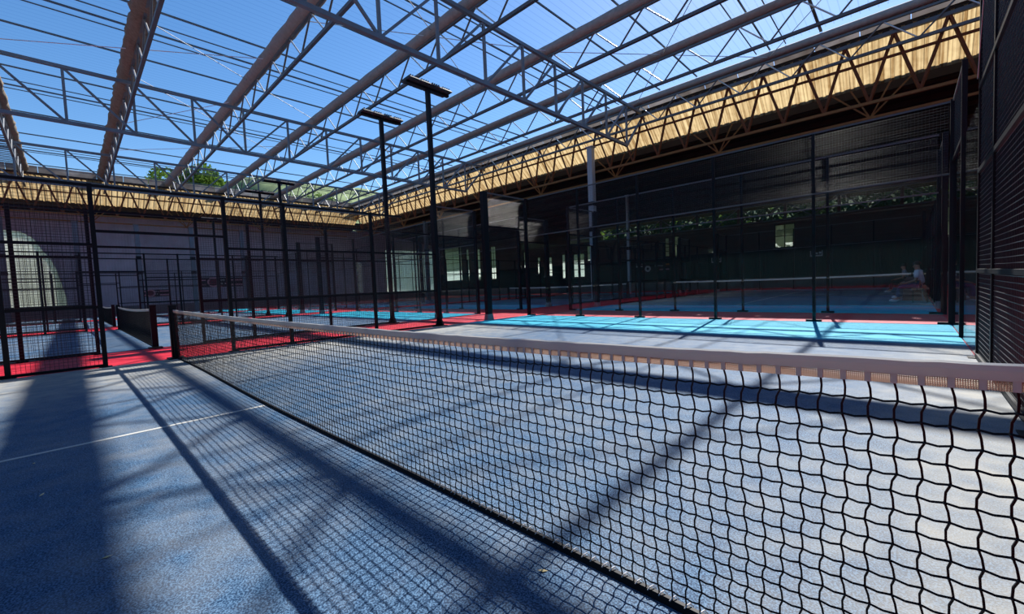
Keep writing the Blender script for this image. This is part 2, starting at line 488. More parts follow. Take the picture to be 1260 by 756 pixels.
def wall_grid(name, mat, axis, pos, thick, u0, u1, z0, z1, holes, kind='structure'):
    """wall slab with rectangular openings; axis 'x' = wall plane x=pos, runs along y; 'y' = plane y=pos, runs along x"""
    us = sorted({u0, u1, *[h[0] for h in holes], *[h[1] for h in holes]}); us = [u for u in us if u0 <= u <= u1]
    zs = sorted({z0, z1, *[h[2] for h in holes], *[h[3] for h in holes]}); zs = [z for z in zs if z0 <= z <= z1]
    b = MB()
    for i in range(len(us) - 1):
        for j in range(len(zs) - 1):
            uc, zc = (us[i] + us[i + 1]) / 2, (zs[j] + zs[j + 1]) / 2
            if any(h[0] < uc < h[1] and h[2] < zc < h[3] for h in holes): continue
            if axis == 'y': b.box((us[i], pos, zs[j]), (us[i + 1], pos + thick, zs[j + 1]))
            else: b.box((pos - thick, us[i], zs[j]), (pos, us[i + 1], zs[j + 1]))
    o = b.build(name, mat, loc=((u0 + u1) / 2, pos, z0) if axis == 'y' else (pos, (u0 + u1) / 2, z0))
    o['kind'] = kind
    return o

# ================================================================ SETTING
COURTS = {'A': (0.0, 10.45), 'B': (-13.1, -2.7), 'C': (-26.3, -15.9), 'D': (-39.4, -29.0)}
b = MB().box((-41.2, -15.3, -0.2), (24.3, 37.2, 0))
floor = b.build('floor', 'red', loc=(0, 0, 0)); floor['kind'] = 'structure'
for row, yc in ((0, 0.0), (1, 22.5)):
    for k, (x0, x1) in COURTS.items():
        if row and k == 'D': continue
        if row:
            MB().box((x0 + .08, yc - 6.98, 0), (x1 - .08, yc + 6.98, .012)).build('turf', 'blue', floor)
            MB().box((x0 + .08, yc - 9.95, 0), (x1 - .08, yc - 6.98, .012)).build('end_turf', 'cyan', floor)
        else:
            MB().box((x0 + .04, yc - 9.95, 0), (x1 - .01, yc + 6.98, .012)).build('turf', 'blue', floor)
        MB().box((x0 + .04, yc + 6.98, 0), (x1 - .01, yc + 9.97, .012)).build('end_turf', 'cyan', floor)
        xc = (x0 + x1) / 2 + 0.03
        MB().box((xc - .022, yc - 6.95, .012), (xc + .022, yc - 0.03, .0145)).build('court_line', 'line', floor)
        if row:
            MB().box((xc - .022, yc + 0.03, .012), (xc + .022, yc + 6.95, .0145)).build('court_line', 'line', floor)

# hall walls
LW = -41.0
BW = 37.0
WIN_BACK = [  # x0, x1, z0, z1
    (-39.9, -36.0, 2.1, 7.2), (-34.95, -34.4, 2.1, 6.4), (-32.8, -32.1, 2.0, 6.2), (-30.0, -29.1, 2.0, 6.3),
    (-25.2, -24.7, 3.2, 5.2), (-24.25, -23.55, 3.1, 5.1), (-22.1, -21.65, 2.3, 4.3), (-21.1, -19.9, 1.95, 4.2),
    (-18.5, -18.05, 1.6, 4.35), (-16.95, -15.5, 1.65, 4.25), (-15.15, -14.7, 3.3, 5.04), (-6.62, -6.2, 3.1, 4.9),
    (-5.92, -5.3, 3.1, 4.95), (2.2, 3.55, 3.1, 4.95), (10.95, 11.85, 3.05, 4.9)]
CLER = [(-13.5 + 3.3 * k, -13.5 + 3.3 * k + 3.12, 5.35, 6.55) for k in range(11)]
wall_grid('wall_back', 'wall_back_top', 'y', BW, 0.2, LW - .3, 24, 3.1, 7.6, [h for h in WIN_BACK] + CLER)
wall_grid('wall_back', 'wall_green', 'y', BW - .02, 0.22, LW - .3, 24, 0.8, 3.1, WIN_BACK)
wall_grid('baseboard_back', 'concrete', 'y', BW - .06, 0.26, LW - .3, 24, 0, 0.8, [])
PL = [(28.0, 36.2, 0.9, 6.6)]
PATCH = [(-4.6, -1.5, 0.8, 7.1)]
wall_grid('wall_left', 'wall_left', 'x', LW, 0.15, -15, 37, 0.75, 8.85, PL + PATCH)
wall_grid('baseboard_left', 'concrete', 'x', LW + .03, 0.2, -15, 37, 0, 0.75, [])
wall_grid('wall_front', 'wall_green', 'y', -15.2, 0.2, LW - .3, 24, 0, 9.4, [])
wall_grid('wall_right', 'wall_green', 'x', 24.2, 0.2, -15, 37, 0, 9.4, [])
# sunlit patch of the left wall, made as an added translucent panel in its outline
wp = thing('window_16', (LW, -3, 0.8), kind='structure')
prof = [(-4.6, 7.1), (-3.6, 7.0), (-3.0, 6.5), (-2.6, 5.6), (-2.2, 4.9), (-1.9, 4.0), (-1.7, 2.8), (-1.5, 1.6)]
pm = MB()
for i in range(len(prof) - 1):
    (ya, za), (yb, zb) = prof[i], prof[i + 1]
    pm.hexa([(LW - .06, ya, .8), (LW - .02, ya, .8), (LW - .02, yb, .8), (LW - .06, yb, .8), (LW - .06, ya, za), (LW - .02, ya, za), (LW - .02, yb, zb), (LW - .06, yb, zb)])
pm.build('pane', 'panel', wp)
pm = MB()
for i in range(len(prof) - 1):
    (ya, za), (yb, zb) = prof[i], prof[i + 1]
    pm.hexa([(LW - .1, ya, za), (LW, ya, za), (LW, yb, zb), (LW - .1, yb, zb), (LW - .1, ya, 7.12), (LW, ya, 7.12), (LW, yb, 7.12), (LW - .1, yb, 7.12)])
pm.build('surround', 'wall_left', wp)
wq = thing('window_17', (LW, 32, 0.9), kind='structure')
for i in range(4):
    for j in range(3):
        ya, za = 28.0 + 2.05 * i, 0.9 + 1.9 * j
        MB().box((LW - .08, ya + .04, za + .04), (LW - .05, ya + 2.01, za + 1.86)).build('pane', 'panel', wq)
for i in range(5):
    bar('mullion', (LW - .04, 28.0 + 2.05 * i, .9), (LW - .04, 28.0 + 2.05 * i, 6.6), .08, .08, 'dark', wq)
for j in range(4):
    bar('transom', (LW - .04, 28.0, .9 + 1.9 * j), (LW - .04, 36.2, .9 + 1.9 * j), .08, .08, 'dark', wq)
for n, (x0, x1, z0, z1) in enumerate(WIN_BACK):
    wn = thing('window_%d' % (n + 1), ((x0 + x1) / 2, BW, z0), kind='structure')
    fw = 0.05
    for xa in (x0 + fw / 2, x1 - fw / 2): bar('frame_stile', (xa, BW + .08, z0), (xa, BW + .08, z1), fw, .1, 'dark', wn)
    for za in (z0 + fw / 2, z1 - fw / 2): bar('frame_rail', (x0, BW + .08, za), (x1, BW + .08, za), fw, .1, 'dark', wn)
    nx = 2 if x1 - x0 > 0.85 else 1
    nz = max(2, round((z1 - z0) / 0.8))
    for i in range(nx):
        for j in range(nz):
            xa, xb = x0 + (x1 - x0) * i / nx, x0 + (x1 - x0) * (i + 1) / nx
            za, zb = z0 + (z1 - z0) * j / nz, z0 + (z1 - z0) * (j + 1) / nz
            MB().box((xa + .03, BW + .07, za + .03), (xb - .03, BW + .085, zb - .03)).build('pane', 'winglass', wn)
    for i in range(1, nx): xa = x0 + (x1 - x0) * i / nx; bar('glazing_bar', (xa, BW + .08, z0), (xa, BW + .08, z1), .06, .05, 'dark', wn)
    for j in range(1, nz): za = z0 + (z1 - z0) * j / nz; bar('glazing_bar', (x0, BW + .08, za), (x1, BW + .08, za), .06, .05, 'dark', wn)
    bar('sill', (x0 - .08, BW - .05, z0 - .04), (x1 + .08, BW - .05, z0 - .04), .16, .05, 'concrete', wn)
# open clerestory trusses over the back wall
ct = thing('trim_1', (3, BW, 5.3), kind='structure')
bar('chord', (-14, BW - .06, 5.3), (24, BW - .06, 5.3), .1, .1, 'dsteel', ct); bar('chord', (-14, BW - .06, 6.6), (24, BW - .06, 6.6), .1, .1, 'dsteel', ct)
for k in range(11):
    x = -13.5 + 3.3 * k
    bar('diagonal', (x, BW - .06, 6.55), (x + 1.6, BW - .06, 5.35), .07, .07, 'dsteel', ct)
    bar('diagonal', (x + 1.6, BW - .06, 5.35), (x + 3.2, BW - .06, 6.55), .07, .07, 'dsteel', ct)

# low roofs around the glazed middle bay
def slab(name, pts, t, mat):
    p = [V(q) for q in pts]
    o = MB().hexa([tuple(q) for q in p] + [(q.x, q.y, q.z + t) for q in p]).build(name, mat, ceiling, fix=True)
    return o
ceiling = thing('ceiling', (0, 7, 11), kind='structure')
slab('low_roof', [(-42, 23.4, 9.2), (25, 23.4, 9.2), (25, 40.2, 6.75), (-42, 40.2, 6.75)], .14, 'dark')  # overhang beyond the back wall added to shade its openings
slab('low_roof', [(-41.2, -16, 8.6), (-38.2, -16, 9.2), (-38.2, 23.4, 9.2), (-41.2, 23.4, 8.6)], .14, 'dark')
slab('low_roof', [(-38.2, -16, 9.1), (25, -16, 9.1), (25, -8.6, 9.4), (-38.2, -8.6, 9.4)], .14, 'dark')
slab('low_roof', [(20.5, -8.6, 9.3), (25, -8.6, 9.2), (25, 22.6, 9.2), (20.5, 22.6, 9.3)], .14, 'dark')
# dark boards closing the space over the back wall
for k in range(9):
    yy = 24.2 + 1.6 * k
    zz = 9.2 - (yy - 23.4) * 2.45 / 16.8
    bar('rafter_beam', (-40, yy, zz - .16), (23, yy, zz - .16), .12, .22, 'dark', ceiling)
# clear roof sheets, gridded by the lattice beams and purlins
BEAM_Y = [-3.0, 1.11, 5.1, 9.07, 13.46, 17.4, 21.4]
ZB = 10.95
px = [-36.2, -32.2, -28.3, -24.1, -20.3, -18.0, -13.75, -11.25, -9.57, -6.0, -3.1, 0.0, 1.95, 5.2, 7.1, 11.0, 14.2, 17.3, 20.4]
ys = [-8.4] + BEAM_Y
for i in range(len(ys) - 1):
    for j in range(len(px) - 1):
        MB().box((px[j] + .02, ys[i] + .02, 11.42), (px[j + 1] - .02, ys[i + 1] - .02, 11.425)).build('roof_sheet', 'roofglass', ceiling)
for j, x in enumerate(px):
    bar('purlin', (x, -8.4, 11.36), (x, 21.5, 11.36), .05 if x != 7.1 else .1, .06, 'dsteel', ceiling)
    if j % 3 == 1:
        bar('gutter_rail', (x - .55, -8.4, 11.38), (x - .55, 21.5, 11.38), .035, .035, 'dsteel', ceiling)
        bar('gutter_rail', (x + .62, -8.4, 11.38), (x + .62, 21.5, 11.38), .035, .035, 'dsteel', ceiling)
for (xa, ya, xb, yb) in ((-14.7, -2.9, -9.6, 5.0), (-9.6, 1.2, -14.7, 9.0), (-22, 1.2, -14.7, 5.1), (-14.7, 1.2, -22, 9.0), (-1.3, 5.2, -6.0, 13.3), (-6.0, 5.2, -1.3, 13.3),
                         (-1.3, 13.4, 5.2, 21.3), (5.2, 13.4, -1.3, 21.3), (-27.6, 1.2, -20.3, 9.0), (5.2, 9.1, 11, 17.4), (11, 13.4, 5.2, 21.3)):
    bar('brace_wire', (xa, ya, 10.95), (xb, yb, 10.95), .03, .03, 'galv', ceiling, 'rnd')
for k in range(19):
    bar('louvre_slat', (-27.8 - .46 * k, -8.3, 10.92), (-27.8 - .46 * k, -3.3, 10.92), .07, .05, 'dsteel', ceiling)
# pale eave sheets between the last beam and the yellow fascia (both sides)
for k in range(37):
    xa = -36 + 1.53 * k
    MB().hexa([(xa, 21.5, 11.22), (xa + 1.5, 21.5, 11.22), (xa + 1.5, 21.98, 10.62), (xa, 21.98, 10.62),
               (xa, 21.51, 11.235), (xa + 1.5, 21.51, 11.235), (xa + 1.5, 21.99, 10.635), (xa, 21.99, 10.635)]).build('eave_sheet', 'eave', ceiling)
for k in range(20):
    ya = -8.4 + 1.53 * k
    MB().hexa([(-36.1, ya, 11.22), (-36.1, ya + 1.5, 11.22), (-36.5, ya + 1.5, 10.62), (-36.5, ya, 10.62),
               (-36.11, ya, 11.235), (-36.11, ya + 1.5, 11.235), (-36.51, ya + 1.5, 10.635), (-36.51, ya, 10.635)]).build('eave_sheet', 'eave', ceiling)

# yellow corrugated fascia: one shared ribbed sheet per side
def ribbed(p_top, p_bot, along, out, width, nrib):
    p_top, p_bot, along, out = V(p_top), V(p_bot), V(along), V(out)
    b = MB(); prof = []
    st = width / nrib
    for r in range(nrib):
        for (u, h) in ((0, 0), (.55, 0), (.65, 1), (.9, 1)):
            prof.append(((r + u) * st, h * .06))
    prof.append((width, 0))
    vs = []
    for (u, h) in prof:
        vs += [p_top + along * u + out * h, p_bot + along * u + out * h]
    b.add(vs, [(2 * i, 2 * i + 2, 2 * i + 3, 2 * i + 1) for i in range(len(prof) - 1)])
    return b
fas_r = thing('trim_2', (-8, 22.2, 9.6), kind='structure')
rm = ribbed((0, 21.75, 10.6), (0, 23.4, 9.1), (1, 0, 0), (0, -.67, -.74), 1.0, 3).mesh('fascia_sheet', MT['fascia'])
for k in range(59): inst('fascia_sheet', rm, (-37.6 + k, 0, 0), fas_r)
bar('fascia_rail', (-36.6, 21.8, 10.62), (21, 21.8, 10.62), .12, .16, 'dark', fas_r)
bar('gutter_beam', (-38.3, 23.3, 8.88), (21, 23.3, 8.88), .16, .34, 'dark', fas_r)
fas_l = thing('trim_3', (-36.5, 7, 9.6), kind='structure')
rm2 = ribbed((-35.75, 0, 10.6), (-38.2, 0, 9.1), (0, 1, 0), (.52, 0, -.85), 1.0, 3).mesh('fascia_sheet', MT['fascia_l'])
for k in range(31): inst('fascia_sheet', rm2, (0, -8.4 + k, 0), fas_l)
bar('fascia_rail', (-35.8, -8.4, 10.62), (-35.8, 22, 10.62), .16, .12, 'dark', fas_l)
bar('gutter_beam', (-38.1, -8.4, 8.88), (-38.1, 23.2, 8.88), .16, .34, 'dark', fas_l)

# ================================================================ ROOF STEELWORK
ZT, ZBT = 10.58, 8.4
NODE = [-0.9 + 2.09 * k for k in range(-3, 12)]             # -7.2 .. 22.1
TR = [(-27.6, 'grey roof truss farthest left above the far courts'), (-14.7, 'grey roof truss crossing the upper left sky'),
      (-1.25, 'large grey roof truss crossing the top middle to a pointed end'), (12.2, 'grey roof truss at the far right above the right fence')]
for X, lab in TR:
    t = thing('roof_truss', (X, 7, ZT), lab, 'truss')
    bar('top_chord', (X, -8.5, ZT), (X, 22.3, ZT), .13, .13, 'steel', t)
    bar('bottom_chord', (X, -7.2, ZBT), (X, NODE[-2], ZBT), .13, .13, 'steel', t)
    for k, y in enumerate(NODE[:-1]):
        bar('vertical', (X, y, ZBT), (X, y, ZT), .09, .09, 'steel', t)
    mid = 6
    for k in range(len(NODE) - 1):
        ya, yb = NODE[k], NODE[k + 1]
        if k == len(NODE) - 2: bar('diagonal', (X, ya, ZBT), (X, yb, ZT), .1, .1, 'steel', t)
        elif k < mid: bar('diagonal', (X, ya, ZT), (X, yb, ZBT), .08, .08, 'steel', t)
        else: bar('diagonal', (X, ya, ZBT), (X, yb, ZT), .08, .08, 'steel', t)

def bundle(Y, r, rough, seed):
    rnd = random.Random(seed)
    n = 14; xs = [-37 + .45 * i for i in range(129)]
    b = MB(); base = 0
    ph = [rnd.uniform(0, 6) for _ in range(6)]
    for i, x in enumerate(xs):
        for k in range(n):
            a = 2 * math.pi * k / n
            rr = r * (1 + rough * (0.5 * math.sin(x * 3.1 + 3 * a + ph[0]) + .4 * math.sin(x * 7.3 + ph[1] + a * 2) + rnd.uniform(-.5, .5)) + .08 * math.sin(3 * a + ph[2]))
            b.v.append((x, Y + rr * math.cos(a), ZB + .1 + rr * .85 * math.sin(a)))
    for i in range(len(xs) - 1):
        for k in range(n):
            b.f.append((i * n + k, (i + 1) * n + k, (i + 1) * n + (k + 1) % n, i * n + (k + 1) % n))
    b.f.append(tuple(range(n))); b.f.append(tuple((len(xs) - 1) * n + k for k in range(n)))
    return b
BL = [('left-edge lattice beam under a gathered brown roof cloth', .27, .16, 'fabricA'),
      ('lattice beam with the thickest, shaggiest brown roof cloth, upper left', .33, .18, 'fabricA'),
      ('second lattice beam right of the shaggy one, brown cloth bundle on top', .27, .07, 'fabric'),
      ('middle lattice beam with smooth brown cloth bundle, passing left of both lamp poles', .25, .05, 'fabric'),
      ('lattice beam with grey-brown cloth bundle passing behind the taller lamp pole', .24, .04, 'fabric'),
      ('lattice beam second from the yellow fascia, slim cloth bundle', .2, .03, 'fabric'),
      ('lattice beam nearest the long yellow fascia, slim cloth bundle', .2, .03, 'fabric')]
ZLB = 9.78
for i, Y in enumerate(BEAM_Y):
    lab, r, rough, fm = BL[i]
    t = thing('lattice_beam', (-8, Y, ZB), lab, 'roof beam')
    bundle(Y, r, rough, i).build('roof_cloth', fm, t, smooth=True)
    bar('bottom_chord', (-36.5, Y, ZLB), (20.4, Y, ZLB), .11, .11, 'dsteel', t)
    bar('top_chord', (-36.5, Y, ZB - .14), (20.4, Y, ZB - .14), .09, .09, 'dsteel', t)
    x = -35.8
    while x < 19.5:
        bar('web_rod', (x, Y, ZB - .14), (x + 1.02, Y, ZLB), .055, .055, 'galv', t, 'rnd')  # pale and dark rods alternate: sun glint painted into the colour
        bar('web_rod', (x + 1.02, Y, ZLB), (x + 2.04, Y, ZB - .14), .065, .065, 'dsteel', t, 'rnd')
        x += 2.04

# brown trusses below the fascias
def eave_truss(axis, label):
    if axis == 'x': t = thing('eave_truss', (-8, 21.6, 8), label, 'truss'); P = lambda u, z, o=0: (u, 21.55 + o, z); u0, u1 = -36, 20.4
    else: t = thing('eave_truss', (-35.9, 7, 8), label, 'truss'); P = lambda u, z, o=0: (-35.9 - o, u, z); u0, u1 = -8.4, 20.9
    bar('top_chord', P(u0, 10.35), P(u1, 10.35), .14, .14, 'dsteel', t)
    bar('middle_chord', P(u0, 9.5, .1), P(u1, 9.5, .1), .09, .09, 'rust', t)
    bar('bottom_chord', P(u0, 7.95, .3), P(u1, 7.95, .3), .12, .12, 'tan', t)
    bar('bottom_chord', P(u0, 7.5, .9), P(u1, 7.5, .9), .1, .1, 'tan', t)
    u = u0 + .4; k = 0
    while u < u1 - 2:
        bar('web', P(u, 10.35), P(u + .75, 7.95, .3), .09, .09, 'rust', t)
        bar('web', P(u + .75, 7.95, .3), P(u + 1.5, 10.35), .09, .09, 'rust', t)
        if k % 4 == 1:
            for d in (-1.3, -.65, .65, 1.3):
                bar('fan_strut', P(u + .75, 7.5, .9), P(u + .75 + d, 8.85, .95), .06, .06, 'tan', t)
        u += 1.5; k += 1
eave_truss('x', 'long rusty brown truss under the right yellow fascia')
eave_truss('y', 'rusty brown truss under the left yellow fascia')

# columns
def column(x, y, h, wd, mat, label, group=None):
    t = thing('steel_column', (x, y, 0), label, 'column', group)
    MB().box((x - wd * .9, y - wd * .9, 0), (x + wd * .9, y + wd * .9, .03)).build('base_plate', mat, t)
    bar('shaft', (x, y, 0), (x, y, h), wd, wd, mat, t)
    MB().box((x - wd * .7, y - wd * .7, h), (x + wd * .7, y + wd * .7, h + .05)).build('cap_plate', mat, t)
    for z in (h * .45, h * .62): MB().box((x - wd * .55, y - wd * .55, z), (x + wd * .55, y + wd * .55, z + .25)).build('clamp_band', 'black', t)
column(-4.5, 21.5, 9.4, .34, 'column', 'pale grey column standing alone behind the back glass')
column(-6.6, 30.0, 7.9, .2, 'column', 'thin pale pipe column deep in the shaded hall, right of the grey column')
column(-23.6, 22.4, 7.5, .3, 'dsteel', 'dark column at the corner where the two yellow fascias meet')
for k, y in enumerate((-4.4, -.7, 2.85, 6.5, 10.4, 14.3)):
    column(-36.8, y, 7.45, .3, 'steel', 'grey column against the far left wall, %s' % ('outside the left frame edge', 'behind the leftmost tall fence posts', 'left of the smaller striped banner', 'between the two striped banners', 'right of the larger striped banner', 'nearest the hall corner')[k])

# ================================================================ PADEL COURT EQUIPMENT
def mesh_y(X, y0, y1, z0, z1, parent, r=.0026, pitch=.05):
    b = MB()
    n = int((z1 - z0) / pitch)
    for i in range(n + 1): b.wirey(y0, y1, X, z0 + i * (z1 - z0) / max(1, n), r)
    n = int((y1 - y0) / pitch)
    for i in range(n + 1): b.wirez(z0, z1, X + .003, y0 + i * (y1 - y0) / max(1, n), r)
    o = b.build('wire_mesh', 'wire', parent, kind='stuff', smooth=True); return o
def mesh_x(Y, x0, x1, z0, z1, parent, r=.0026, pitch=.05):
    b = MB()
    n = int((z1 - z0) / pitch)
    for i in range(n + 1): b.wirex(x0, x1, Y, z0 + i * (z1 - z0) / max(1, n), r)
    n = int((x1 - x0) / pitch)
    for i in range(n + 1): b.wirez(z0, z1, x0 + i * (x1 - x0) / max(1, n), Y + .003, r)
    o = b.build('wire_mesh', 'wire', parent, kind='stuff', smooth=True); return o

def side_fence(X, posts, rails, panels, label, group=None, wp=.08, pitch=.05, r=.0026, ztop=3.08):
    ya, yb = posts[0], posts[-1]
    t = thing('mesh_fence', (X, (ya + yb) / 2, 0), label, 'fence', group)
    for y in posts:
        bar('post', (X, y, 0), (X, y, ztop), wp, .06, 'black', t)
        MB().box((X - .08, y - .08, 0), (X + .08, y + .08, .02)).build('base_plate', 'black', t)
    for (z, a, c) in rails: bar('rail', (X, a, z), (X, c, z), .045, .045, 'black', t)
    for (a, c, z0, z1) in panels: mesh_y(X, a + .03, c - .03, z0 + .02, z1 - .02, t, r, pitch)
    return t

def fence_far(X, yc, sgn, label, group=None, gate=True, ytop=4.95, **kw):
    """half of a side fence going away from the net (sgn = +1 far side, -1 camera side)"""
    Y = lambda v: yc + sgn * v
    o = lambda a, c: (min(a, c), max(a, c))
    posts = [Y(v) for v in (.92, 2.02, 4.05)]
    if sgn < 0: posts = [Y(v) for v in (.94, 2.0, 4.05, 6.0)]
    rails = [(.04, *o(Y(.92), Y(6))), (1.03, *o(Y(.92), Y(6))), (2.07, *o(Y(.92), Y(6))), (3.05, *o(Y(.92), Y(ytop if sgn > 0 else 6)))]
    if gate and sgn > 0: rails += [(3.05, yc - .92, yc + .92), (2.3, yc - .92, yc + .92)]
    if sgn > 0: pan = [(*o(Y(.92), Y(2.02)), .04, 3.05), (*o(Y(2.02), Y(4.05)), .04, 3.05), (*o(Y(4.05), Y(min(ytop, 6))), .04, 3.05)] + ([(*o(Y(ytop), Y(6)), .04, 2.07)] if ytop < 5.9 else [])
    else: pan = [(*o(Y(.94), Y(2)), .04, 3.05), (*o(Y(2), Y(4.05)), .04, 3.05), (*o(Y(4.05), Y(6)), .04, 3.05)]
    return side_fence(X, posts, rails, pan, label, group, **kw)

def glass_side(X, yc, sgn, label, wide=True):
    Y = lambda v: yc + sgn * v
    t = thing('side_glass', (X, Y(8), 0), label, 'glass wall')
    for a, c in ((6.06, 7.98), (8.02, 9.94)):
        y0, y1 = min(Y(a), Y(c)), max(Y(a), Y(c))
        MB().box((X - .006, y0, .03), (X + .006, y1, 2.98)).build('glass_pane', 'glass', t)
    bar('post', (X, Y(8), 0), (X, Y(8), 4.12), .14 if wide else .06, .2 if wide else .06, 'black', t)
    bar('post', (X, Y(9.98), 0), (X, Y(9.98), 4.12), .1, .1, 'black', t)
    y0, y1 = min(Y(8), Y(9.98)), max(Y(8), Y(9.98))
    bar('rail', (X, y0, 4.1), (X, y1, 4.1), .04, .04, 'glintrail', t); bar('rail', (X, y0, 3.02), (X, y1, 3.02), .05, .05, 'black', t)
    mesh_y(X, y0 + .03, y1 - .03, 3.04, 4.08, t)
    if wide: MB().hexa([(X - .1, Y(8) - .13, 0), (X + .1, Y(8) - .13, 0), (X + .1, Y(8) + .13, 0), (X - .1, Y(8) + .13, 0),
               (X - .075, Y(8) - .105, .2), (X + .075, Y(8) - .105, .2), (X + .075, Y(8) + .105, .2), (X - .075, Y(8) + .105, .2)]).build('foot_plate', 'footplate', t)
    return t

def glass_back(x0, x1, Y, label, sgn=1):
    t = thing('back_glass', ((x0 + x1) / 2, Y, 0), label, 'glass wall')
    n = 5; st = (x1 - x0 - .2) / n
    for k in range(n):
        xa = x0 + .1 + st * k
        MB().box((xa + .01, Y - .006, .03), (xa + st - .01, Y + .006, 2.78)).build('glass_pane', 'glass', t)
    for k in range(n + 1):
        xa = x0 + .1 + st * k
        if 0 < k < n: bar('post', (xa, Y + .05, 0), (xa, Y + .05, 4.12), .06, .06, 'black', t)
        MB().box((xa - .14, Y - .05, 0), (xa + .14, Y + .05, .05)).build('clamp', 'black', t)
    for z in (2.8, 4.1): bar('rail', (x0 + .1, Y + .03, z), (x1 - .1, Y + .03, z), .032, .032, 'glintrail', t)
    mesh_x(Y + .03, x0 + .12, x1 - .12, 2.82, 4.08, t)
    return t

def light_pole(X, Y, label, h=6.7):
    t = thing('light_pole', (X, Y, 0), label, 'lamp post')
    MB().box((X - .16, Y - .16, 0), (X + .16, Y + .16, .03)).build('base_plate', 'black', t)
    g = MB()
    for a in range(4):
        c, s = math.cos(a * math.pi / 2), math.sin(a * math.pi / 2)
        g.add([(X + .05 * c - .01 * s, Y + .05 * s + .01 * c, .03), (X + .15 * c - .01 * s, Y + .15 * s + .01 * c, .03), (X + .05 * c - .01 * s, Y + .05 * s + .01 * c, .3),
               (X + .05 * c + .01 * s, Y + .05 * s - .01 * c, .03), (X + .15 * c + .01 * s, Y + .15 * s - .01 * c, .03), (X + .05 * c + .01 * s, Y + .05 * s - .01 * c, .3)],
              [(0, 1, 2), (3, 5, 4), (0, 3, 4, 1), (1, 4, 5, 2), (0, 2, 5, 3)])
    g.build('gusset', 'black', t)
    bar('pole', (X, Y, 0), (X, Y, h), .11, .11, 'black', t)
    bar('cross_arm', (X, Y - .72, h + .02), (X, Y + .72, h + .02), .1, .06, 'black', t)
    for s in (-.54, -.18, .18, .54):
        lm = MB().hexa([(X - .24, Y + s - .17, h + .06), (X + .24, Y + s - .17, h + .06), (X + .24, Y + s + .17, h + .06), (X - .24, Y + s + .17, h + .06),
                        (X - .18, Y + s - .16, h + .12), (X + .18, Y + s - .16, h + .12), (X + .18, Y + s + .16, h + .12), (X - .18, Y + s + .16, h + .12)])
        for f in (-.1, -.03, .04, .11): lm.box((X - .16, Y + s + f - .01, h + .12), (X + .16, Y + s + f + .01, h + .17))
        l = lm.build('lamp_head', 'lampbody', t, loc=(X, Y + s, h + .06))
        MB().box((X - .2, Y + s - .17, h + .052), (X + .2, Y + s + .17, h + .06)).build('lens', 'lampface', l)
    return t

def ztape(x, W=10.45):
    return .915 - .055 * (1 - ((x - 7.6) / 7.6) ** 2) if x < 7.6 else .86 + .045 * ((x - 7.6) / (W - 7.6)) ** 2

